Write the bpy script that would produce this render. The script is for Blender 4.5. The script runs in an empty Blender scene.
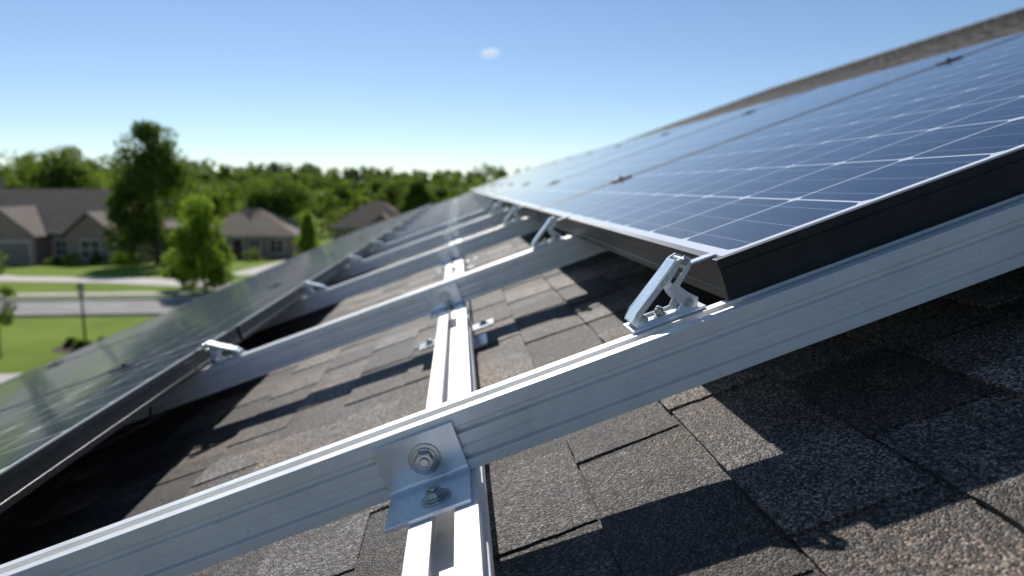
import bpy, bmesh, math, random
import numpy as np
from mathutils import Matrix, Vector
random.seed(7)
S=bpy.context.scene
SL=math.radians(19.5); cs,sn=math.cos(SL),math.sin(SL)
ROOF=Matrix(((cs,0,-sn,0),(0,1,0,0),(sn,0,cs,0),(0,0,0,1)))
COL=S.collection
# ------------------------------------------------------------ node helpers
def new_mat(name):
    m=bpy.data.materials.new(name); m.use_nodes=True
    nt=m.node_tree; b=nt.nodes["Principled BSDF"]
    return m,nt,b
def N(nt,t,**k):
    n=nt.nodes.new(t)
    for a,v in k.items(): setattr(n,a,v)
    return n
def M(nt,op,a,b=None,c=None):
    n=nt.nodes.new('ShaderNodeMath'); n.operation=op
    for i,x in enumerate((a,b,c)):
        if x is None: continue
        if isinstance(x,(int,float)): n.inputs[i].default_value=x
        else: nt.links.new(x,n.inputs[i])
    return n.outputs[0]
def mixc(nt,f,a,b,bt='MIX'):
    n=nt.nodes.new('ShaderNodeMix'); n.data_type='RGBA'; n.blend_type=bt
    for s,x in ((n.inputs[0],f),(n.inputs[6],a),(n.inputs[7],b)):
        if isinstance(x,(int,float)): s.default_value=x
        elif isinstance(x,tuple): s.default_value=(*x,1) if len(x)==3 else x
        else: nt.links.new(x,s)
    return n.outputs[2]
def noise(nt,scale,detail=4,vec=None,rough=.5):
    n=nt.nodes.new('ShaderNodeTexNoise'); n.inputs['Scale'].default_value=scale
    n.inputs['Detail'].default_value=detail; n.inputs['Roughness'].default_value=rough
    if vec is not None: nt.links.new(vec,n.inputs['Vector'])
    return n.outputs[0]
def objco(nt): return N(nt,'ShaderNodeTexCoord').outputs['Object']
def scaled(nt,v,s):
    m=nt.nodes.new('ShaderNodeMapping'); m.inputs['Scale'].default_value=s
    nt.links.new(v,m.inputs['Vector']); return m.outputs[0]
def bump(nt,b,h,st,dist):
    n=nt.nodes.new('ShaderNodeBump'); n.inputs['Strength'].default_value=st; n.inputs['Distance'].default_value=dist
    nt.links.new(h,n.inputs['Height']); nt.links.new(n.outputs[0],b.inputs['Normal'])
def maprange(nt,v,a,b,c,d):
    n=nt.nodes.new('ShaderNodeMapRange'); 
    for i,x in enumerate((a,b,c,d)): n.inputs[i+1].default_value=x
    nt.links.new(v,n.inputs[0]); return n.outputs[0]

def simple(name,col,rough=.6,metal=0,var=.25,scale=8,bmp=0):
    m,nt,b=new_mat(name); v=objco(nt)
    f=noise(nt,scale,5,v)
    f=maprange(nt,f,.3,.7,1-var,1+var)
    mul=nt.nodes.new('ShaderNodeVectorMath'); mul.operation='SCALE'; mul.inputs[0].default_value=col
    nt.links.new(f,mul.inputs['Scale']); nt.links.new(mul.outputs[0],b.inputs['Base Color'])
    b.inputs['Roughness'].default_value=rough; b.inputs['Metallic'].default_value=metal
    if bmp: bump(nt,b,noise(nt,scale*6,4,v),.5,bmp)
    return m

def mat_alu(stretch,name,col=(.88,.88,.875)):
    m,nt,b=new_mat(name); v=objco(nt)
    st=noise(nt,1,3,scaled(nt,v,stretch)); sm=noise(nt,9,5,v,.65); fine=noise(nt,140,3,v)
    drip=noise(nt,22,6,v,.75)
    c=mixc(nt,maprange(nt,sm,.35,.7,0,1),col,tuple(x*.88 for x in col))
    c=mixc(nt,maprange(nt,fine,.62,.75,0,.25),c,tuple(x*.55 for x in col))
    c=mixc(nt,maprange(nt,drip,.58,.8,0,.35),c,(.50,.47,.42))
    nt.links.new(c,b.inputs['Base Color'])
    r=M(nt,'ADD',maprange(nt,st,.3,.7,.28,.42),maprange(nt,drip,.3,.7,-.05,.14)); nt.links.new(r,b.inputs['Roughness'])
    b.inputs['Metallic'].default_value=.35
    bump(nt,b,st,.25,.0004)
    return m
ALU_U=mat_alu((3,900,900),"aluminium_crossrail"); ALU_V=mat_alu((900,3,900),"aluminium_baserail")
def mat_galv():
    m,nt,b=new_mat("galvanised_steel"); v=objco(nt)
    vo=N(nt,'ShaderNodeTexVoronoi'); vo.inputs['Scale'].default_value=170; nt.links.new(v,vo.inputs['Vector'])
    sep=N(nt,'ShaderNodeSeparateColor'); nt.links.new(vo.outputs['Color'],sep.inputs[0])
    sm=noise(nt,30,4,v)
    f=M(nt,'ADD',M(nt,'MULTIPLY',sep.outputs[0],.2),M(nt,'MULTIPLY',sm,.8))
    nt.links.new(mixc(nt,f,(.62,.66,.70),(.86,.89,.92)),b.inputs['Base Color'])
    nt.links.new(maprange(nt,f,.2,.8,.18,.32),b.inputs['Roughness'])
    b.inputs['Metallic'].default_value=.55
    bump(nt,b,sm,.12,.0005)
    return m
GALV=mat_galv()
def mat_bolt():
    m,nt,b=new_mat("zinc_bolt"); v=objco(nt)
    nt.links.new(mixc(nt,noise(nt,60,4,v),(.30,.32,.34),(.62,.63,.63)),b.inputs['Base Color'])
    b.inputs['Metallic'].default_value=.95; b.inputs['Roughness'].default_value=.25
    return m
BOLT=mat_bolt()
def mat_frame():
    m,nt,b=new_mat("black_anodised_frame"); v=objco(nt)
    st=noise(nt,1,4,scaled(nt,v,(2,2,700))); du=noise(nt,14,5,v,.7)
    nt.links.new(mixc(nt,maprange(nt,du,.45,.75,0,.6),(.009,.009,.010),(.036,.034,.032)),b.inputs['Base Color'])
    nt.links.new(maprange(nt,st,.3,.7,.28,.5),b.inputs['Roughness'])
    b.inputs['Metallic'].default_value=.2; b.inputs['Specular IOR Level'].default_value=.6
    bump(nt,b,st,.35,.0006)
    return m
FRAME=mat_frame()
PW,PL,PT=2.0,1.68,.047
def mat_cells():
    m,nt,b=new_mat("solar_cells_glass"); v=objco(nt)
    sp=N(nt,'ShaderNodeSeparateXYZ'); nt.links.new(v,sp.inputs[0])
    x,y=sp.outputs[0],sp.outputs[1]
    mg=.026; pu=(PW-2*mg)/12; pv=(PL-2*mg)/10
    cu=M(nt,'DIVIDE',M(nt,'SUBTRACT',x,mg),pu); cv=M(nt,'DIVIDE',M(nt,'SUBTRACT',y,mg),pv)
    fu=M(nt,'ABSOLUTE',M(nt,'SUBTRACT',M(nt,'FRACT',cu),.5)); fv=M(nt,'ABSOLUTE',M(nt,'SUBTRACT',M(nt,'FRACT',cv),.5))
    line=M(nt,'GREATER_THAN',M(nt,'MAXIMUM',fu,fv),.489)
    dia=M(nt,'GREATER_THAN',M(nt,'ADD',fu,fv),.925)
    mx=M(nt,'ABSOLUTE',M(nt,'SUBTRACT',cu,6)); my=M(nt,'ABSOLUTE',M(nt,'SUBTRACT',cv,5))
    out=M(nt,'MAXIMUM',M(nt,'GREATER_THAN',mx,5.99),M(nt,'GREATER_THAN',my,4.99))
    white=M(nt,'MAXIMUM',M(nt,'MAXIMUM',line,dia),out)
    bu=M(nt,'ABSOLUTE',M(nt,'SUBTRACT',M(nt,'FRACT',M(nt,'MULTIPLY',cu,3)),.5))
    bus=M(nt,'MULTIPLY',M(nt,'LESS_THAN',bu,.016),.6)
    cell=N(nt,'ShaderNodeTexWhiteNoise'); cell.noise_dimensions='2D'
    cb=N(nt,'ShaderNodeCombineXYZ'); nt.links.new(M(nt,'FLOOR',cu),cb.inputs[0]); nt.links.new(M(nt,'FLOOR',cv),cb.inputs[1])
    nt.links.new(cb.outputs[0],cell.inputs['Vector'])
    c=mixc(nt,cell.outputs[0],(.002,.007,.026),(.007,.017,.052))
    c=mixc(nt,bus,c,(.30,.34,.40))
    c=mixc(nt,white,c,(.74,.77,.80))
    dust=noise(nt,5,6,v,.7)
    c=mixc(nt,maprange(nt,dust,.5,.8,0,.05),c,(.3,.28,.24))
    nt.links.new(c,b.inputs['Base Color'])
    b.inputs['Roughness'].default_value=.35
    b.inputs['Specular IOR Level'].default_value=.08
    b.inputs['Coat Weight'].default_value=.8; b.inputs['Coat IOR'].default_value=1.19
    nt.links.new(maprange(nt,dust,.3,.8,.04,.13),b.inputs['Coat Roughness'])
    return m
CELLS=mat_cells()
def mat_shingle():
    m,nt,b=new_mat("asphalt_shingle"); v=objco(nt)
    at=N(nt,'ShaderNodeAttribute'); at.attribute_name='shade'
    vo=N(nt,'ShaderNodeTexVoronoi'); vo.inputs['Scale'].default_value=450; nt.links.new(v,vo.inputs['Vector'])
    sep=N(nt,'ShaderNodeSeparateColor'); nt.links.new(vo.outputs['Color'],sep.inputs[0])
    g=M(nt,'POWER',sep.outputs[0],2.8)
    c1=mixc(nt,g,(.018,.017,.018),(.44,.39,.345))
    c1=mixc(nt,M(nt,'MULTIPLY',M(nt,'GREATER_THAN',sep.outputs[1],.82),.6),c1,(.19,.12,.08))
    patch=noise(nt,11,5,v,.65); big=noise(nt,1.7,3,v); mott=noise(nt,70,3,v,.6)
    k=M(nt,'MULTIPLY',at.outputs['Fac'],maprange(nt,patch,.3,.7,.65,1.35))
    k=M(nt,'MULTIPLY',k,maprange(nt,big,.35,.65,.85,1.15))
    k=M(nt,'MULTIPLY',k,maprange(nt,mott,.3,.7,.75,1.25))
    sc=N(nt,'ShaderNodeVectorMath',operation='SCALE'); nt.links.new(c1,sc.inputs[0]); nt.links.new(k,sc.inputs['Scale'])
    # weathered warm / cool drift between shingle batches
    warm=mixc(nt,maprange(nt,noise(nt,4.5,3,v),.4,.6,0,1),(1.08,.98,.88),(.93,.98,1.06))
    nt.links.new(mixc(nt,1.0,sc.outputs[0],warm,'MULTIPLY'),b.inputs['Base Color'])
    b.inputs['Roughness'].default_value=.6; b.inputs['Specular IOR Level'].default_value=.45
    h=M(nt,'ADD',sep.outputs[2],M(nt,'MULTIPLY',vo.outputs['Distance'],-1.0))
    bump(nt,b,h,1.0,.0016)
    return m
SHING=mat_shingle()

# ------------------------------------------------------------ mesh helpers
def obj_from_bm(bm,name,mats,matrix=None,parent=None,bevel=0,smooth=False):
    me=bpy.data.meshes.new(name); bmesh.ops.recalc_face_normals(bm,faces=bm.faces[:]); bm.to_mesh(me); bm.free()
    for m in mats: me.materials.append(m)
    o=bpy.data.objects.new(name,me); COL.objects.link(o)
    if parent: o.parent=parent
    if matrix is not None:
        o.matrix_world=matrix
    if smooth:
        for p in me.polygons: p.use_smooth=True
    if bevel:
        bv=o.modifiers.new('bevel','BEVEL'); bv.width=bevel; bv.segments=2; bv.limit_method='ANGLE'; bv.angle_limit=math.radians(35)
    return o
def empty(name,loc=(0,0,0),matrix=None):
    o=bpy.data.objects.new(name,None); COL.objects.link(o); o.empty_display_size=.1
    if matrix is not None: o.matrix_world=matrix
    else: o.location=loc
    return o
def box(bm,x0,x1,y0,y1,z0,z1,mi=0):
    vs=[bm.verts.new((x,y,z)) for z in (z0,z1) for x,y in ((x0,y0),(x1,y0),(x1,y1),(x0,y1))]
    for f in ((3,2,1,0),(4,5,6,7),(0,1,5,4),(1,2,6,5),(2,3,7,6),(3,0,4,7)):
        fc=bm.faces.new([vs[i] for i in f]); fc.material_index=mi
def prism(bm,pts,fn,a0,a1,mi=0):
    A=[bm.verts.new(fn(p,a0)) for p in pts]; B=[bm.verts.new(fn(p,a1)) for p in pts]; n=len(pts)
    for i in range(n):
        f=bm.faces.new((A[i],A[(i+1)%n],B[(i+1)%n],B[i])); f.material_index=mi
    for L in (A,list(reversed(B))):
        f=bm.faces.new(L); f.material_index=mi
def cyl(bm,p0,p1,r0,r1=None,seg=16,mi=0,caps=True):
    if r1 is None: r1=r0
    p0=Vector(p0);p1=Vector(p1);d=(p1-p0).normalized()
    a=d.orthogonal().normalized(); b=d.cross(a)
    A=[];B=[]
    for i in range(seg):
        t=2*math.pi*i/seg; o=a*math.cos(t)+b*math.sin(t)
        A.append(bm.verts.new(p0+o*r0)); B.append(bm.verts.new(p1+o*r1))
    for i in range(seg):
        f=bm.faces.new((A[i],A[(i+1)%seg],B[(i+1)%seg],B[i])); f.material_index=mi; f.smooth=seg>8
    if caps:
        for L in (list(reversed(A)),B):
            f=bm.faces.new(L); f.material_index=mi
def tube_ring(bm,p0,p1,ro,ri,seg=24,mi=0):
    p0=Vector(p0);p1=Vector(p1);d=(p1-p0).normalized(); a=d.orthogonal().normalized(); b=d.cross(a)
    R=[]
    for p,r in ((p0,ro),(p1,ro),(p1,ri),(p0,ri)):
        R.append([bm.verts.new(p+(a*math.cos(2*math.pi*i/seg)+b*math.sin(2*math.pi*i/seg))*r) for i in range(seg)])
    for k in range(4):
        X,Y=R[k],R[(k+1)%4]
        for i in range(seg):
            f=bm.faces.new((X[i],X[(i+1)%seg],Y[(i+1)%seg],Y[i])); f.material_index=mi
def bolt(bm,p,d,mi=1,r=.0085):
    p=Vector(p); d=Vector(d).normalized()
    cyl(bm,p,p+d*.0018,r*1.6,seg=28,mi=mi)                       # washer
    cyl(bm,p+d*.0018,p+d*.0034,r*1.2,seg=28,mi=mi)               # flange
    cyl(bm,p+d*.0034,p+d*.0090,r,r*.97,seg=6,mi=mi)               # hex nut
    tube_ring(bm,p+d*.0090,p+d*.0097,r*.8,r*.55,mi=mi)
    cyl(bm,p+d*.0085,p+d*.0118,r*.46,r*.42,seg=16,mi=mi)          # stud end

# ------------------------------------------------------------ roof geometry constants
RN=-.36                       # shingle plane
P_TOP=-.1655; P_BOT=P_TOP-PT
RT=-.2130; RB=-.278            # cross rail
BT=-.2785; BB=-.315            # base rail
U_R=.234; U_L=-.76
V0=.710; PITCH=1.70; NP=10
RIDGE=9.6; EAVE=-2.97; VN=-3.0; VF=20.0

# --- shingles
def shingles(name,parent):
    V=[];F=[];C=[]
    rng=random.Random(12)
    def quad(a,b,c,d,sh):
        i=len(V); V.extend((a,b,c,d)); F.append((i,i+1,i+2,i+3)); C.append(sh)
    ex=.136; nc=int((RIDGE-EAVE)/ex)
    for i in range(nc):
        u0=EAVE+i*ex; u1=u0+ex+.003
        v=VN+rng.uniform(0,.3)-.3
        b0=RN+.0038; b1=RN+.0005
        while v<VF:
            w=rng.uniform(.18,.36); a=max(v,VN); e=min(v+w,VF)
            sh=rng.choice((.38,.5,.7,.85,1.05))*rng.uniform(.9,1.1)
            if e>a:
                quad((u0,a,b0),(u1,a,b1),(u1,e,b1),(u0,e,b0),sh)
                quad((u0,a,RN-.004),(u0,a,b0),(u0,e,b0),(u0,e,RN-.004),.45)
                tw=w*rng.uniform(.4,.75); ta=a+.004; te=min(a+tw,e-.004)
                if te>ta+.03:
                    t=.0030; s2=min(1.5,sh*rng.choice((.5,1.3,1.6,2.1))); tap=rng.uniform(0,.012)
                    near=v<3.5 and -1.2<u0<2
                    ns=9 if near else 1; nb=8 if near else 1; J=.0013 if near else 0
                    jt=lambda:rng.uniform(-J,J)
                    h=lambda f:b0+t+(b1+t*.7-b0-t)*f
                    left=[(u0-.002+(ex-.002)*k/ns, ta+tap*k/ns+jt(), h(k/ns)) for k in range(ns+1)]
                    right=[(u0-.002+(ex-.002)*k/ns, te-tap*k/ns+jt(), h(k/ns)) for k in range(ns+1)]
                    butt=[(u0-.002+jt()*1.2, left[0][1]+(right[0][1]-left[0][1])*k/nb, b0+t) for k in range(1,nb)]
                    outline=left+right[::-1]+butt[::-1]
                    base=len(V); V.extend(outline); F.append(tuple(range(base,base+len(outline)))); C.append(s2)
                    m_=len(outline)
                    for q in range(m_):
                        p_,n_=outline[q],outline[(q+1)%m_]
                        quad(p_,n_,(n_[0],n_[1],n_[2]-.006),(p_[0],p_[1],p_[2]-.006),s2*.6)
            v+=w
    me=bpy.data.meshes.new(name); me.from_pydata([tuple(x) for x in V],[],F); me.update()
    bm=bmesh.new(); bm.from_mesh(me)
    at_=bm.faces.layers.float.new('shade')
    bm.faces.ensure_lookup_table()
    for f,c_ in zip(bm.faces,C):
        f[at_]=c_
        f.normal_update()
        if abs(f.normal.z)>.5 and f.normal.z<0: f.normal_flip()
    bm.to_mesh(me); bm.free()
    me.materials.append(SHING)
    o=bpy.data.objects.new(name,me); COL.objects.link(o); o.parent=parent
    o.matrix_world=ROOF
    return o
def mat_brick():
    m,nt,b=new_mat("brick_wall"); v=N(nt,'ShaderNodeTexCoord').outputs['Object']
    sp=N(nt,'ShaderNodeSeparateXYZ'); nt.links.new(v,sp.inputs[0]); cb=N(nt,'ShaderNodeCombineXYZ')
    nt.links.new(M(nt,'ADD',sp.outputs[0],sp.outputs[1]),cb.inputs[0]); nt.links.new(sp.outputs[2],cb.inputs[1])
    br=N(nt,'ShaderNodeTexBrick'); nt.links.new(cb.outputs[0],br.inputs['Vector'])
    br.inputs['Scale'].default_value=1; br.inputs['Brick Width'].default_value=.22; br.inputs['Row Height'].default_value=.075
    br.inputs['Mortar Size'].default_value=.008
    br.inputs['Color1'].default_value=(.25,.15,.11,1); br.inputs['Color2'].default_value=(.36,.24,.18,1); br.inputs['Mortar'].default_value=(.4,.37,.33,1)
    nt.links.new(mixc(nt,maprange(nt,noise(nt,1.5,4,v),.3,.7,0,.35),br.outputs[0],(.2,.14,.11)),b.inputs['Base Color'])
    b.inputs['Roughness'].default_value=.9
    return m
BRICK=mat_brick()
TRIM=simple("painted_trim",(.62,.6,.56),.6,var=.1)
GLASS=simple("window_glass",(.03,.035,.04),.06,var=.3,scale=2)
DOORM=simple("door_paint",(.12,.05,.03),.5)
ROOFGREY=simple("house_shingles",(.16,.125,.10),.9,var=.35,scale=3,bmp=.01)
ROOFTAN=simple("tan_shingles",(.20,.145,.105),.9,var=.3,scale=3,bmp=.01)

home=empty("brick_house")
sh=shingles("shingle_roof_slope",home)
rx=(ROOF@Vector((RIDGE,0,RN)))
yc=(VN+VF)/2
c=Vector((rx.x,yc,0))
sb=bpy.data.objects.new("shingle_roof_back_slope",sh.data); COL.objects.link(sb); sb.parent=home
sb.matrix_world=Matrix.Translation(c)@Matrix.Rotation(math.pi,4,'Z')@Matrix.Translation(-c)@ROOF
bm=bmesh.new()
box(bm,EAVE+.02,RIDGE-.05,VN+.02,VF-.02,RN-.12,RN-.012)
deck=obj_from_bm(bm,"roof_deck",[TRIM],ROOF,home)
db=bpy.data.objects.new("roof_deck_back",deck.data); COL.objects.link(db); db.parent=home
db.matrix_world=Matrix.Translation(c)@Matrix.Rotation(math.pi,4,'Z')@Matrix.Translation(-c)@ROOF
bm=bmesh.new()
v=VN
k=0
while v<VF:
    h=.012+.004*(k%2)
    prism(bm,[(-.14,-.055+h-.012),(0,h),(.14,-.055+h-.012),(.14,-.075),(0,-.02),(-.14,-.075)],lambda p,a:(rx.x+p[0],a,rx.z+p[1]+.004),v,v+.152)
    v+=.15;k+=1
rc=obj_from_bm(bm,"ridge_cap",[SHING],None,home)
at=rc.data.attributes.new('shade','FLOAT','FACE'); at.data.foreach_set('value',np.random.RandomState(1).uniform(.6,1.2,len(rc.data.polygons)).astype(np.float32))
ex=(ROOF@Vector((EAVE,0,RN)))
x0=ex.x+.45; x1=2*rx.x-x0
bm=bmesh.new()
zw=ex.z+.45*math.tan(SL)-.13
prism(bm,[(x0,-5.05),(x1,-5.05),(x1,zw),(rx.x,rx.z-.2),(x0,zw)],lambda p,a:(p[0],a,p[1]),VN+.4,VF-.4)
obj_from_bm(bm,"house_walls",[BRICK],None,home)
bm=bmesh.new()
prism(bm,[(ex.x-.10,ex.z-.01),(ex.x-.092,ex.z-.01),(ex.x-.092,ex.z-.08),(ex.x-.01,ex.z-.1),(ex.x-.01,ex.z-.02),(ex.x-.002,ex.z-.02),(ex.x-.002,ex.z-.11),(ex.x-.10,ex.z-.09)],lambda p,a:(p[0],a,p[1]),VN,VF)
obj_from_bm(bm,"gutter",[TRIM],None,home)

# ------------------------------------------------------------ rails
def cross_rail(vf,u0,u1,name="aluminium_cross_rail"):
    bm=bmesh.new(); h=RT-RB
    pts=[(0,0),(.0145,0),(.0145,-.004),(.009,-.004),(.009,-.018),(.037,-.018),(.037,-.004),(.0315,-.004),(.0315,0),(.046,0),
         (.046,-h),(0,-h),(0,-.0535),(.0095,-.0525),(.0095,-.0485),(.0022,-.0475),(.0022,-.0395),(.0048,-.0390),(.0048,-.0375),(.0022,-.0370),(.0022,-.0245),(.0100,-.0235),(.0100,-.0175),(0,-.0155)]
    prism(bm,pts,lambda p,a:(a,p[0],p[1]),u0,u1)
    mt=ROOF@Matrix.Translation((0,vf,RT))
    return obj_from_bm(bm,name,[ALU_U],mt,None,.0006)
def base_rail(uc,v0,v1,name="aluminium_base_rail"):
    bm=bmesh.new(); w=.0345; h=BT-BB
    pts=[(-w,0),(-.011,0),(-.011,-.004),(-.020,-.004),(-.020,-.030),(.020,-.030),(.020,-.004),(.011,-.004),(.011,0),(w,0),
         (w,-.010),(w-.004,-.012),(w-.004,-.022),(w,-.024),(w,-h),(-w,-h),(-w,-.024),(-w+.004,-.022),(-w+.004,-.012),(-w,-.010)]
    prism(bm,pts,lambda p,a:(p[0],a,p[1]),v0,v1)
    mt=ROOF@Matrix.Translation((uc,0,BT))
    return obj_from_bm(bm,name,[ALU_V],mt,None,.0007)
RV=[.676]+[1.72+1.12*i for i in range(14)]
BU=-.117
for vf in RV: cross_rail(vf,-2.70,2.17)
for uc in (BU,1.75,-2.1): base_rail(uc,.28,17.6)

def l_bracket(uc,vf):
    """L cleat: vertical plate on rail face, foot on base rail"""
    bm=bmesh.new(); t=.0042; w=.0430
    g=.0012
    top=RT-.007; bot=BT+.0006
    prof=[(-g,top),(-g,bot+.000),( -.074,bot),(-.074,bot+t)]
    r=.006
    prof.append((-g-t-r,bot+t))
    for i in range(1,6):
        a=math.pi/2*i/6; prof.append((-g-t-r+r*math.sin(a),bot+t+r-r*math.cos(a)))
    prof.append((-g-t,bot+t+r)); prof.append((-g-t,top))
    prism(bm,prof,lambda p,a:(a,p[0],p[1]),-w,w)
    bolt(bm,(.004,-g-t,(top+bot)/2+.002),(0,-1,0),1,.0104)
    bolt(bm,(.008,-.046,bot+t),(0,0,1),1,.0096)
    return obj_from_bm(bm,"angle_bracket",[GALV,BOLT],ROOF@Matrix.Translation((uc,vf,0)),None,.0009)
for vf in RV:
    l_bracket(BU-.014,vf)
def splice_foot(v,uc=BU):
    bm=bmesh.new()
    t=.005
    box(bm,-.094,.088,-.03,.03,BB-t-.0006,BB-.0006)
    box(bm,-.03,.03,-.026,.026,RN+.012,BB-t-.0012)
    box(bm,-.06,.06,-.05,.05,RN+.0065,RN+.0115)
    for s in (-.068,.064): bolt(bm,(s,0,BB-.0006),(0,0,1),1,.0075)
    for s in (-1,1):
        box(bm,*(sorted((s*.0350,s*.0385))),-.024,.024,BB-.0004,BT-.006)
    return obj_from_bm(bm,"roof_mount_foot",[GALV,BOLT],ROOF@Matrix.Translation((uc,v,0)),None,.0008)
for v in (.36,1.56,3.0,4.4,5.9,7.4,9,11,13,15): splice_foot(v)
for v in (1.6,5,9,13): splice_foot(v,1.75); splice_foot(v,-2.1)

# ------------------------------------------------------------ panels
def panel_mesh():
    bm=bmesh.new(); w=.011; t=PT
    box(bm,w*.6,PW-w*.6,w*.6,PL-w*.6,-.0075,-.0016,1)
    prof=[(0,0),(w,0),(w,-.0014),(.003,-.0014),(.003,-.044),(.028,-.044),(.028,-t),(0,-t),(0,-.036),(.0012,-.035),(.0012,-.0115),(0,-.0105)]
    def fa(q0,q1,d):
        q0=Vector(q0);q1=Vector(q1);d=Vector(d); e=(q1-q0).normalized()
        A=[bm.verts.new(q0+d*p[0]+e*p[0]+Vector((0,0,p[1]))) for p in prof]
        B=[bm.verts.new(q1+d*p[0]-e*p[0]+Vector((0,0,p[1]))) for p in prof]
        n=len(prof)
        for i in range(n):
            f=bm.faces.new((A[i],A[(i+1)%n],B[(i+1)%n],B[i])); f.material_index=0
    fa((0,0,0),(PW,0,0),(0,1,0)); fa((PW,0,0),(PW,PL,0),(-1,0,0)); fa((PW,PL,0),(0,PL,0),(0,-1,0)); fa((0,PL,0),(0,0,0),(1,0,0))
    bmesh.ops.remove_doubles(bm,verts=bm.verts[:],dist=1e-5)
    bmesh.ops.recalc_face_normals(bm,faces=bm.faces[:])
    me=bpy.data.meshes.new("solar_panel"); bm.to_mesh(me); bm.free()
    me.materials.append(FRAME); me.materials.append(CELLS)
    return me
pm=panel_mesh()
for side,u in (('r',U_R),('l',U_L-PW)):
    for k in range(NP):
        v=V0+k*PITCH if side=='r' else V0-.35+k*PITCH
        o=bpy.data.objects.new("solar_panel",pm); COL.objects.link(o)
        o.matrix_world=ROOF@Matrix.Translation((u,v,P_TOP))
        bv=o.modifiers.new('bevel','BEVEL'); bv.width=.0006; bv.segments=2; bv.limit_method='ANGLE'
BLK=simple("black_clamp",(.015,.015,.016),.4,.3)
def mid_clamp(u,v):
    bm=bmesh.new()
    box(bm,-.035,.035,-.024,.024,P_TOP+.0008,P_TOP+.0045)
    box(bm,-.035,.035,-.0085,.0085,RT+.0005,P_TOP+.0006)
    cyl(bm,(0,0,P_TOP+.0046),(0,0,P_TOP+.0105),.0065,seg=14,mi=0)
    return obj_from_bm(bm,"mid_clamp",[BLK],ROOF@Matrix.Translation((u,v,0)),None,.0008)
for k in range(1,NP):
    for u in (.55,1.80):
        mid_clamp(u,V0+k*PITCH-.01)
    for u in (U_L-.35,U_L-1.6):
        mid_clamp(u,V0-.35+k*PITCH-.01)

# ------------------------------------------------------------ folding tilt brackets / end clamps
def tilt_bracket(edge_u,vc,sgn,off=.006):
    """two slim triangular cheeks on a base shoe, arm reaching up to the panel frame"""
    bm=bmesh.new()
    X=lambda d:-(d-off)*sgn   # d measured away from the panel edge
    b=RT+.0008; T=P_TOP-.004
    xs=sorted((X(.030),X(.116)))
    box(bm,xs[0],xs[1],-.022,.022,b,b+.003)
    for s in (-1,1):
        ys=sorted((s*.0150,s*.0172))
        outer=[(.108,b+.003),(.038,b+.003),(.034,b+.013),(.043,b+.022),(.050,b+.032),(.033,T+.004),(.029,T+.014),(.035,T+.019),(.044,T+.017),(.104,b+.020),(.113,b+.010)]
        inner=[(.100,b+.0065),(.060,b+.0065),(.054,b+.013),(.058,b+.020),(.061,b+.033),(.042,T+.003),(.038,T+.010),(.039,T+.0115),(.043,T+.010),(.098,b+.0155),(.104,b+.010)]
        n=len(outer)
        o0,o1,i0,i1=[[bm.verts.new((X(p[0]),y,p[1])) for p in L] for L in (outer,inner) for y in (ys[0],ys[1])]
        for i in range(n):
            j=(i+1)%n
            bm.faces.new((o0[i],o0[j],o1[j],o1[i])); bm.faces.new((i0[j],i0[i],i1[i],i1[j]))
            bm.faces.new((o0[j],o0[i],i0[i],i0[j])); bm.faces.new((o1[i],o1[j],i1[j],i1[i]))
    A=[(.1125,b+.0105),(.1035,b+.0195),(.0455,T+.0175),(.0445,T+.0160),(.1025,b+.0180),(.111,b+.010)]
    prism(bm,A,lambda p,a:(X(p[0]),a,p[1]),-.0149,.0149)
    cyl(bm,(X(.0375),-.021,T+.0135),(X(.0375),.021,T+.0135),.0040,seg=16,mi=1)
    cyl(bm,(X(.098),-.021,b+.0105),(X(.098),.021,b+.0105),.0036,seg=16,mi=1)
    cyl(bm,(X(.046),-.0195,b+.011),(X(.046),.0195,b+.011),.0055,seg=16,mi=1)
    T2=P_TOP
    H=[(.040,T+.012),(.037,T2+.0030),(off-.008,T2+.0030),(off-.008,T2+.0008),(.0395,T2+.0008),(.0425,T+.012)]
    prism(bm,H,lambda p,a:(X(p[0]),a,p[1]),-.008,.008)
    bolt(bm,(X(.076),0,b+.003),(0,0,1),1,.0050)
    return obj_from_bm(bm,"tilt_bracket",[GALV,BOLT],ROOF@Matrix.Translation((edge_u,vc,0)),None,.0006)
for i,vf in enumerate(RV[:9]):
    tilt_bracket(U_R,vf+.060,1) if i==0 else tilt_bracket(U_R,vf+.023,1)
    if i>0: tilt_bracket(U_L,vf+.02,-1,.012)

# cables under left array
def cable(pts,name="solar_cable",r=.003,col=(.015,.015,.015)):
    cu=bpy.data.curves.new(name,'CURVE'); cu.dimensions='3D'; cu.bevel_depth=r; cu.bevel_resolution=3
    sp=cu.splines.new('NURBS'); sp.points.add(len(pts)-1)
    for p,q in zip(sp.points,pts): p.co=(*q,1)
    sp.use_endpoint_u=True; sp.order_u=4
    o=bpy.data.objects.new(name,cu); COL.objects.link(o); o.matrix_world=ROOF
    cu.materials.append(simple(name+"_sheath",col,.45)); return o
cable([(-.9,1.45,P_BOT-.01),(-.86,1.5,-.25),(-.85,1.55,-.28),(-.86,1.62,-.25),(-.9,1.70,P_BOT-.01)],col=(.03,.02,.018))
cable([(-.9,1.2,P_BOT-.01),(-.88,1.5,-.27),(-.88,1.9,-.3),(-.9,2.3,-.24),(-.95,2.6,P_BOT-.01)])

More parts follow.
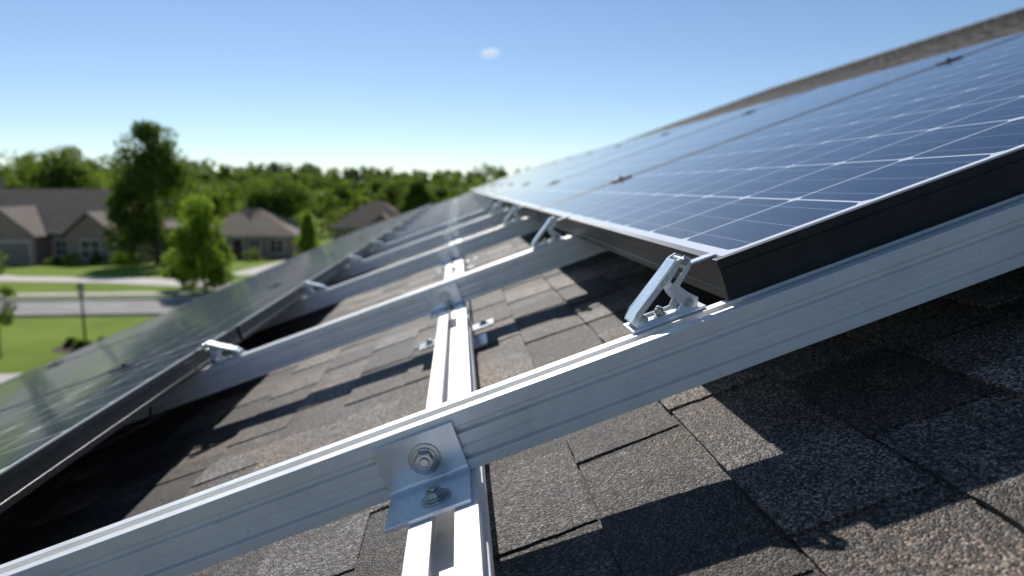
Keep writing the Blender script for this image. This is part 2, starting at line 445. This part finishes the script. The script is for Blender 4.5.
# ------------------------------------------------------------ terrain
BR=[(-400,-5),(22,-5),(85,-7.83),(120,-8.2),(420,0),(2500,10)]
def zf(y):
    for (a,za),(b,zb) in zip(BR,BR[1:]):
        if y<=b: return za+(zb-za)*(y-a)/(b-a)
    return BR[-1][1]
def mat_grass():
    m,nt,b=new_mat("lawn_grass"); v=objco(nt)
    a=noise(nt,.35,5,v,.6); f=noise(nt,9,5,v,.7)
    c=mixc(nt,maprange(nt,a,.35,.65,0,1),(.13,.205,.020),(.215,.285,.036))
    c=mixc(nt,maprange(nt,f,.3,.75,0,.5),c,(.075,.125,.015))
    nt.links.new(c,b.inputs['Base Color']); b.inputs['Roughness'].default_value=.95; b.inputs['Specular IOR Level'].default_value=.1
    bump(nt,b,f,.6,.05); return m
GRASS=mat_grass()
me=bpy.data.meshes.new("ground"); vs=[];fs=[]
for x in (-1500,1500):
    for y,z in BR: vs.append((x,y,z))
n=len(BR)
for i in range(n-1): fs.append((i,n+i,n+i+1,i+1))
me.from_pydata(vs,[],fs); me.materials.append(GRASS)
g=bpy.data.objects.new("ground",me); COL.objects.link(g)
CONC=simple("concrete",(.48,.45,.41),.9,var=.15,scale=1.2,bmp=.01)
ASPH=simple("street_asphalt",(.23,.22,.21),.9,var=.2,scale=1.0,bmp=.01)
def strip(name,path,width,mat,lift,th=0.0):
    bm=bmesh.new(); pts=[]
    for i in range(len(path)-1):
        a=Vector(path[i]);b=Vector(path[i+1]); k=max(1,int((b-a).length/1.0))
        for j in range(k): pts.append(a.lerp(b,j/k))
    pts.append(Vector(path[-1])); L=[]
    for i,p in enumerate(pts):
        d=(pts[min(i+1,len(pts)-1)]-pts[max(i-1,0)]).normalized(); nrm=Vector((-d.y,d.x))
        row=[]
        for s in (-.5,.5):
            q=p+nrm*s*width; row.append(bm.verts.new((q.x,q.y,zf(q.y)+lift)))
        if th:
            for s in (.5,-.5):
                q=p+nrm*s*width; row.append(bm.verts.new((q.x,q.y,zf(q.y)-.05)))
        L.append(row)
    for a,b in zip(L,L[1:]):
        m=len(a)
        for i in range(m if th else 1):
            j=(i+1)%m; bm.faces.new((a[i],a[j],b[j],b[i]))
    return obj_from_bm(bm,name,[mat])
strip("street",[(-160,32.2),(120,32.2)],5.6,ASPH,.012)
for y in (29.3,35.1): strip("kerb",[(-160,y),(120,y)],.2,CONC,.12,1)
LINE=simple("road_paint",(.7,.68,.6),.7)
for i in range(-20,15): strip("lane_marking",[(i*6,32.2),(i*6+2.5,32.2)],.12,LINE,.018)
strip("driveway",[(-60,16.6),(-8,16.6)],4.6,CONC,.02)
strip("driveway",[(-9,35.2),(-10.5,39),(-15,43),(-22,46.5),(-32,49),(-38,54),(-39.5,60)],3.6,CONC,.02)
strip("sidewalk",[(-160,38),(120,38)],1.3,CONC,.03)
strip("driveway",[(-15.5,50),(-15.2,60),(-15.6,72)],3.0,CONC,.02)

# ------------------------------------------------------------ vegetation
def mat_leaf(name,c1,c2):
    m,nt,b=new_mat(name); v=objco(nt)
    at=N(nt,'ShaderNodeAttribute'); at.attribute_name='shade'
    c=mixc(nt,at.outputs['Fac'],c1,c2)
    nt.links.new(c,b.inputs['Base Color']); b.inputs['Roughness'].default_value=.6; b.inputs['Specular IOR Level'].default_value=.25
    tr=N(nt,'ShaderNodeBsdfTranslucent'); nt.links.new(mixc(nt,.5,c,(c2[0]*1.9,c2[1]*1.7,c2[2])),tr.inputs[0])
    mx=N(nt,'ShaderNodeMixShader'); mx.inputs[0].default_value=.54
    nt.links.new(b.outputs[0],mx.inputs[1]); nt.links.new(tr.outputs[0],mx.inputs[2])
    nt.links.new(mx.outputs[0],nt.nodes['Material Output'].inputs[0]); return m
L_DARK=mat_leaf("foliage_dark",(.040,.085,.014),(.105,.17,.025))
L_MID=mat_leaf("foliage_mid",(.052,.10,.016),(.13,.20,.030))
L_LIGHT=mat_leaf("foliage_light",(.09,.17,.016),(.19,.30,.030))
L_FAR_HAZE=mat_leaf("foliage_far_haze_tint",(.045,.085,.04),(.10,.155,.07))  # distance haze put into the leaf colour as a bluish tint
BARK=simple("bark",(.10,.075,.055),.95,var=.4,scale=6,bmp=.02)
def leaves(name,P,size,seed,mat,parent,shade=None):
    r=np.random.RandomState(seed); n=len(P)
    a=r.normal(size=(n,3)); a/=np.linalg.norm(a,axis=1)[:,None]
    b=r.normal(size=(n,3)); b-=a*(a*b).sum(1)[:,None]; b/=np.linalg.norm(b,axis=1)[:,None]
    s=(size*r.uniform(.6,1.3,n))[:,None]
    V=np.stack([P-a*s,P+b*s*.55,P+a*s,P-b*s*.55],1).reshape(-1,3)
    me=bpy.data.meshes.new(name); me.vertices.add(n*4); me.vertices.foreach_set('co',V.ravel().astype(np.float32))
    me.loops.add(n*4); me.loops.foreach_set('vertex_index',np.arange(n*4,dtype=np.int32))
    me.polygons.add(n); me.polygons.foreach_set('loop_start',np.arange(0,n*4,4,dtype=np.int32))
    try: me.polygons.foreach_set('loop_total',np.full(n,4,dtype=np.int32))
    except Exception: pass
    me.update(calc_edges=True)
    at=me.attributes.new('shade','FLOAT','FACE')
    sv=r.uniform(0,1,n) if shade is None else np.clip(shade+r.uniform(-.25,.25,n),0,1)
    at.data.foreach_set('value',sv.astype(np.float32))
    me.materials.append(mat); o=bpy.data.objects.new(name,me); COL.objects.link(o)
    if parent: o.parent=parent
    return o
def crown_pts(r,cx,cy,cz,rx_,ry_,rz_,nclump,nl,shape='oval',cr=.28):
    C=[]
    while len(C)<nclump:
        p=r.uniform(-1,1,3)
        rr=np.linalg.norm(p)
        if rr>1 or rr<.35: continue
        if shape=='cone':
            t=(p[2]+1)/2; p[:2]*=(1.02-t)*1.05
        elif shape=='spire':
            t=(p[2]+1)/2; p[:2]*=(1.15-t*.85)
        C.append(p)
    C=np.array(C); per=nl//nclump; P=[];Sh=[]
    mr=min(rx_,ry_)
    for c_ in C:
        rad=mr*cr*r.uniform(.55,1.45)
        d=r.normal(size=(per,3)); d/=np.linalg.norm(d,axis=1)[:,None]
        q=d*(rad*r.uniform(.55,1.15,per))[:,None]; q[:,2]*=.75
        P.append(q+np.array((cx+c_[0]*rx_,cy+c_[1]*ry_,cz+c_[2]*rz_)))
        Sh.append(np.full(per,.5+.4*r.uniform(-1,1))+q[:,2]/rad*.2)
    return np.concatenate(P),np.concatenate(Sh),C*np.array((rx_,ry_,rz_))+np.array((cx,cy,cz))
def tree(name,x,y,h,w,mat,seed,trunk=.25,shape='oval',nclump=70,nl=14000,leaf=.16,tr=.16,cr=.28):
    z=zf(y)-.05; r=np.random.RandomState(seed); e=empty(name,(x,y,z)); 
    ch=h*(1-trunk)/2; cz=h-ch
    P,Sh,C=crown_pts(r,0,0,cz,w/2,w/2,ch,nclump,nl,shape,cr)
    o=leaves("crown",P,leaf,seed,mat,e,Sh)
    bm=bmesh.new(); top=Vector((r.uniform(-.2,.2),r.uniform(-.2,.2),h*.85))
    nseg=6
    ax=[Vector((0,0,0))]
    for i in range(1,nseg+1):
        t=i/nseg; p=Vector((top.x*t+r.uniform(-.06,.06),top.y*t+r.uniform(-.06,.06),top.z*t))
        cyl(bm,ax[-1],p,tr*(1-(i-1)/nseg*.85),tr*(1-t*.85),8); ax.append(p)
    for c_ in C[::max(1,len(C)//22)]:
        c_=Vector(c_); s=max(h*trunk*.8,min(c_.z-h*.12,h*.8)); t=s/(h*.85); q=Vector((top.x*t,top.y*t,s))
        mid=q.lerp(c_,.5)+Vector((0,0,h*.015)); cyl(bm,q,mid,tr*.35*(1.1-t),tr*.22,6,caps=False); cyl(bm,mid,c_,tr*.22,tr*.06,6,caps=False)
    t=obj_from_bm(bm,"trunk",[BARK],None,None); t.parent=e
    return e
tree("oak_tree",-26.4,62,12.0,7.4,L_DARK,41,.06,'spire',46,19000,.17,.28,.36)
tree("maple_tree",-13.8,38,5.1,3.5,L_LIGHT,12,.08,'spire',36,12000,.10,.09,.32)
tree("maple_tree",-16.0,40.5,3.0,1.8,L_LIGHT,17,.1,'oval',25,5000,.09,.06,.3)
tree("conifer_tree",-14.2,66,4.6,2.9,L_LIGHT,13,.03,'cone',70,9000,.10,.1,.26)
tree("young_tree",-13.55,20.8,3.3,1.3,L_MID,14,.28,'oval',26,1800,.06,.03,.3)
tree("ash_tree",-21.0,80,8.6,7.5,L_MID,15,.12,'oval',50,15000,.17,.2,.36)
tree("ash_tree",-34.5,80,9.4,8,L_MID,16,.15,'oval',60,15000,.2,.25,.32)
tree("ash_tree",-8.5,104,9.0,8,L_MID,18,.15,'oval',60,14000,.2,.25,.32)
tree("ash_tree",-5.0,86,9.4,4.6,L_DARK,19,.15,'spire',46,10000,.17,.25,.36)
tree("ash_tree",-47,86,12.4,9,L_MID,20,.15,'oval',70,15000,.2,.25,.32)
tree("ash_tree",-62,70,9,8,L_MID,21,.15,'oval',70,15000,.2,.25,.32)
tree("ash_tree",30,60,9,8,L_MID,22,.15,'oval',70,12000,.2,.25,.32)
def shrub(x,y,w,h,mat,seed):
    r=np.random.RandomState(seed)
    P,Sh,C=crown_pts(r,0,0,h*.5,w/2,w/2,h*.5,14,1500,'oval',.4)
    o=leaves("shrub",P,.06,seed,mat,None,Sh); o.location=(x,y,zf(y)); return o
for i,(x,y,w,h) in enumerate([(-30,63,1.6,1.2),(-32,62.6,1.3,1.0),(-33.6,62.2,1.4,1.1),(-35.4,62.4,1.2,.9),(-23,60,2,1.6),(-23.4,66,1.5,1.2),(-19.5,66.3,1.6,1.3),(-12.5,70,2.4,1.6),(-28.5,60.5,1.6,1.3),(-20,56,1.4,1.1),(-46,61.5,1.6,1.2)]):
    shrub(x,y,w,h,(L_MID,L_DARK,L_LIGHT)[i%3],100+i)
def forest(name,n,yr,xr,hr,mat,seed,leaf,nl):
    r=np.random.RandomState(seed); PP=[];SS=[]
    for i in range(n):
        y=r.uniform(*yr); x=r.uniform(*xr)*y/yr[0]; h=r.uniform(*hr)
        px=x/y
        h*=1.0-.22*min(1,max(0,(px+.45)/.4))      # wood gets lower towards the valley mouth
        w=h*r.uniform(.6,.95)
        P,Sh,C=crown_pts(r,x,y,zf(y)+h*.52,w/2,w/2,h*.5,14,nl,'spire' if r.rand()<.4 else 'oval',.42)
        PP.append(P);SS.append(Sh+r.uniform(-.45,.45))
    return leaves(name,np.concatenate(PP),leaf,seed,mat,None,np.concatenate(SS))
forest("distant_trees",110,(104,140),(-115,60),(6,11.5),L_MID,31,.42,520)
forest("distant_trees",190,(140,230),(-150,80),(8,14),L_DARK,32,.6,420)
forest("distant_woodland",420,(240,420),(-260,140),(8,15),L_FAR_HAZE,33,.95,260)

# ------------------------------------------------------------ neighbouring houses
def hip_roof(bm,x0,x1,y0,y1,ze,zr,o=.45,mi=1):
    X0,X1,Y0,Y1=x0-o,x1+o,y0-o,y1+o; t=.16
    w=X1-X0;d=Y1-Y0
    if w>=d: r0=(X0+d/2,(Y0+Y1)/2,zr); r1=(X1-d/2,(Y0+Y1)/2,zr)
    else: r0=((X0+X1)/2,Y0+w/2,zr); r1=((X0+X1)/2,Y1-w/2,zr)
    c_=[bm.verts.new((x,y,ze)) for x,y in ((X0,Y0),(X1,Y0),(X1,Y1),(X0,Y1))]
    lo=[bm.verts.new((x,y,ze-t)) for x,y in ((X0,Y0),(X1,Y0),(X1,Y1),(X0,Y1))]
    a=bm.verts.new(r0);b=bm.verts.new(r1)
    F=[(c_[0],c_[1],b,a),(c_[1],c_[2],b),(c_[2],c_[3],a,b),(c_[3],c_[0],a)] if w>=d else [(c_[0],c_[1],a),(c_[1],c_[2],b,a),(c_[2],c_[3],b),(c_[3],c_[0],a,b)]
    for f in F: bm.faces.new(f).material_index=mi
    for i in range(4): bm.faces.new((lo[i],lo[(i+1)%4],c_[(i+1)%4],c_[i])).material_index=2
    bm.faces.new(lo[::-1]).material_index=2
GAR=simple("garage_paint",(.20,.17,.14),.6,var=.1)
def house(name,x0,x1,y0,y1,wallh,roofh,wings,wins,doors,garages,roofm,chim=None):
    zb=zf(y0)-.1; e=empty(name,((x0+x1)/2,y0,zb))
    def fin(bm,n,m,bv=0):
        o=obj_from_bm(bm,n,m,None,None,bv); o.parent=e; o.matrix_parent_inverse=Matrix.Translation(-Vector(e.location)); return o
    bm=bmesh.new(); box(bm,x0,x1,y0,y1,zb-1.5,zb+wallh)
    for (a,b,p) in wings: box(bm,a,b,y0-p,y0+.5,zb-1.5,zb+wallh-.01)
    fin(bm,"walls",[BRICK])
    bm=bmesh.new(); hip_roof(bm,x0,x1,y0,y1,zb+wallh+.16,zb+wallh+roofh,mi=0)
    for f in bm.faces: 
        if f.material_index==2: f.material_index=1
    fin(bm,"roof",[roofm,TRIM])
    for (a,b,p) in wings:
        bm=bmesh.new(); o=.35; xm=(a+b)/2; rz=zb+wallh+(b-a)/2*.85; ze=zb+wallh+.02
        prism(bm,[(a,ze),(b,ze),(xm,rz-.1)],lambda q,t:(q[0],t,q[1]),y0-p,y0-p+.2,0)
        for s in (-1,1):
            ex_=xm+s*((b-a)/2+o); dz=o*.85
            prism(bm,[(xm,rz+.12),(ex_,ze-dz+.1),(ex_,ze-dz-.02),(xm,rz)],lambda q,t:(q[0],t,q[1]),y0-p-o,y0+(y1-y0)*.45,1)
        fin(bm,"gable_wing",[BRICK,roofm])
    wy=lambda x:y0-max([p for (a,b,p) in wings if a<=x<=b]+[0])
    for i,(x,zc,w,h) in enumerate(wins):
        y=wy(x); bm=bmesh.new()
        box(bm,x-w/2-.1,x+w/2+.1,y-.05,y+.02,zb+zc-h/2-.1,zb+zc+h/2+.1,0)
        box(bm,x-w/2,x+w/2,y-.06,y-.045,zb+zc-h/2,zb+zc+h/2,1)
        box(bm,x-.03,x+.03,y-.075,y-.058,zb+zc-h/2,zb+zc+h/2,0); box(bm,x-w/2,x+w/2,y-.073,y-.0585,zb+zc-.03,zb+zc+.03,0)
        fin(bm,"window",[TRIM,GLASS])
    for (x,) in doors:
        y=wy(x); bm=bmesh.new(); box(bm,x-.62,x+.62,y-.04,y+.02,zb,zb+2.3,0); box(bm,x-.48,x+.48,y-.07,y-.03,zb+.05,zb+2.15,1); box(bm,x-.25,x+.25,y-.08,y-.06,zb+1.2,zb+1.9,2)
        fin(bm,"door",[TRIM,DOORM,GLASS])
    for (x,w) in garages:
        y=wy(x); bm=bmesh.new(); box(bm,x-w/2-.12,x+w/2+.12,y-.04,y+.02,zb,zb+2.35,0)
        for k in range(4): box(bm,x-w/2,x+w/2,y-.075,y-.03,zb+.05+k*.55,zb+.57+k*.55,1)
        fin(bm,"garage_door",[TRIM,GAR])
    if chim:
        bm=bmesh.new(); x,y=chim; box(bm,x-.4,x+.4,y-.4,y+.4,zb+wallh,zb+wallh+roofh+.9); box(bm,x-.47,x+.47,y-.47,y+.47,zb+wallh+roofh+.9,zb+wallh+roofh+1.05); fin(bm,"chimney",[BRICK])
    return e
house("brick_house",-50.5,-29.4,66,77,2.9,4.0,[(-43,-37.6,2.2),(-35.5,-31.2,1.2)],[(-33.4,1.5,1.6,1.5),(-36.6,1.5,.9,1.4),(-45.5,1.5,1.6,1.5),(-49,1.5,1.4,1.5)],[(-30.3,)],[(-40.3,4.4)],ROOFGREY,(-46,73))
house("brick_house",-26.6,-16.6,70,79,2.4,2.7,[],[(-23.9,1.4,1.3,1.2),(-18.2,1.4,1.3,1.2),(-20.3,1.4,.9,1.2)],[(-22.0,)],[],ROOFTAN)
house("brick_house",-16.5,-6.0,92,101,2.7,3.4,[(-12,-8,1.0)],[(-10,1.5,1.6,1.3),(-14.8,1.5,1.4,1.3)],[(-13,)],[],ROOFTAN)
house("brick_house",-80,-64,78,90,2.9,3.6,[(-72,-67,1.5)],[(-69.5,1.5,1.6,1.5),(-76,1.5,1.4,1.5)],[(-74,)],[],ROOFGREY)

# ------------------------------------------------------------ lamp post with planting bed
LX=-11.75
bm=bmesh.new()
cyl(bm,(0,0,0),(0,0,.12),.09,.07,16); cyl(bm,(0,0,.12),(0,0,1.62),.035,.03,16); cyl(bm,(0,0,1.62),(0,0,1.66),.07,.07,16)
for i in range(4):
    a=math.pi/4+i*math.pi/2; cyl(bm,(.06*math.cos(a),.06*math.sin(a),1.66),(.10*math.cos(a),.10*math.sin(a),1.92),.008,.008,6)
cyl(bm,(0,0,1.67),(0,0,1.91),.055,.085,8,1); cyl(bm,(0,0,1.92),(0,0,2.03),.14,.02,8); cyl(bm,(0,0,2.03),(0,0,2.08),.015,.012,8)
lp=obj_from_bm(bm,"lamp_post",[BLK,TRIM]); lp.location=(LX,22,-5)
bm=bmesh.new(); r=random.Random(4); c0=bm.verts.new((0,0,.12)); ring=[bm.verts.new(((.95+.15*r.random())*math.cos(i*.3142),(.75+.12*r.random())*math.sin(i*.3142),-.01)) for i in range(20)]
for i in range(20): bm.faces.new((c0,ring[i],ring[(i+1)%20]))
mu=obj_from_bm(bm,"mulch_bed",[simple("mulch",(.07,.045,.03),.95,var=.4,scale=20,bmp=.03)]); mu.location=(LX,22,-5)
for i,(dx,dy) in enumerate([(-.5,.1),(.45,.2),(.1,-.35)]):
    o=shrub(LX+dx,22+dy,.4,.28,L_MID,200+i)

# ------------------------------------------------------------ little cloud (real volume far away)
m=bpy.data.materials.new("cloud_vapour"); m.use_nodes=True; nt=m.node_tree; nt.nodes.clear()
out=N(nt,'ShaderNodeOutputMaterial'); vol=N(nt,'ShaderNodeVolumePrincipled'); nt.links.new(vol.outputs[0],out.inputs['Volume'])
tc=objco(nt); ln=N(nt,'ShaderNodeVectorMath',operation='LENGTH'); nt.links.new(tc,ln.inputs[0])
fall=maprange(nt,ln.outputs['Value'],.1,1,1,0); nz=noise(nt,2.2,5,tc,.6)
den=M(nt,'MULTIPLY',M(nt,'MAXIMUM',M(nt,'SUBTRACT',M(nt,'MULTIPLY',nz,fall),.2),0),.15); nt.links.new(den,vol.inputs['Density'])
vol.inputs['Color'].default_value=(1,1,1,1); vol.inputs['Anisotropy'].default_value=.4
bm=bmesh.new(); bmesh.ops.create_icosphere(bm,subdivisions=3,radius=1)
cl=obj_from_bm(bm,"cloud",[m]); cl.location=(95,2000,374); cl.scale=(48,30,24)

# ------------------------------------------------------------ light
sd=(ROOF.to_3x3()@Vector((.10,1.22,1.0))).normalized()
el=math.asin(sd.z); az=math.atan2(sd.x,sd.y)
W=bpy.data.worlds.new("World"); S.world=W; W.use_nodes=True; nt=W.node_tree
sky=N(nt,'ShaderNodeTexSky'); sky.sky_type='NISHITA'; sky.sun_disc=False; sky.sun_elevation=el; sky.sun_rotation=az
sky.altitude=1500; sky.air_density=1.0; sky.dust_density=.2; sky.ozone_density=3.2
nt.links.new(sky.outputs[0],nt.nodes['Background'].inputs[0]); nt.nodes['Background'].inputs[1].default_value=.105
ld=bpy.data.lights.new("sun",'SUN'); ld.energy=5.0; ld.angle=math.radians(.5); ld.color=(1,.95,.87)
lo=bpy.data.objects.new("sun",ld); COL.objects.link(lo); lo.rotation_euler=sd.to_track_quat('Z','Y').to_euler()

# ------------------------------------------------------------ camera
cam=bpy.data.cameras.new("camera"); co=bpy.data.objects.new("camera",cam); COL.objects.link(co)
cam.sensor_width=36; cam.lens=24; cam.clip_start=.02; cam.clip_end=6000
a=math.radians(4.47); p=math.radians(8.41)
F=Vector((math.sin(a)*math.cos(p),math.cos(a)*math.cos(p),-math.sin(p))); R=Vector((math.cos(a),-math.sin(a),0)); U=R.cross(F)
co.matrix_world=Matrix(((R.x,U.x,-F.x,0),(R.y,U.y,-F.y,0),(R.z,U.z,-F.z,0),(0,0,0,1)))
cam.dof.use_dof=True; cam.dof.focus_distance=.70; cam.dof.aperture_fstop=4.0
S.camera=co
S.view_settings.view_transform='Standard'; S.view_settings.look='None'; S.view_settings.exposure=0
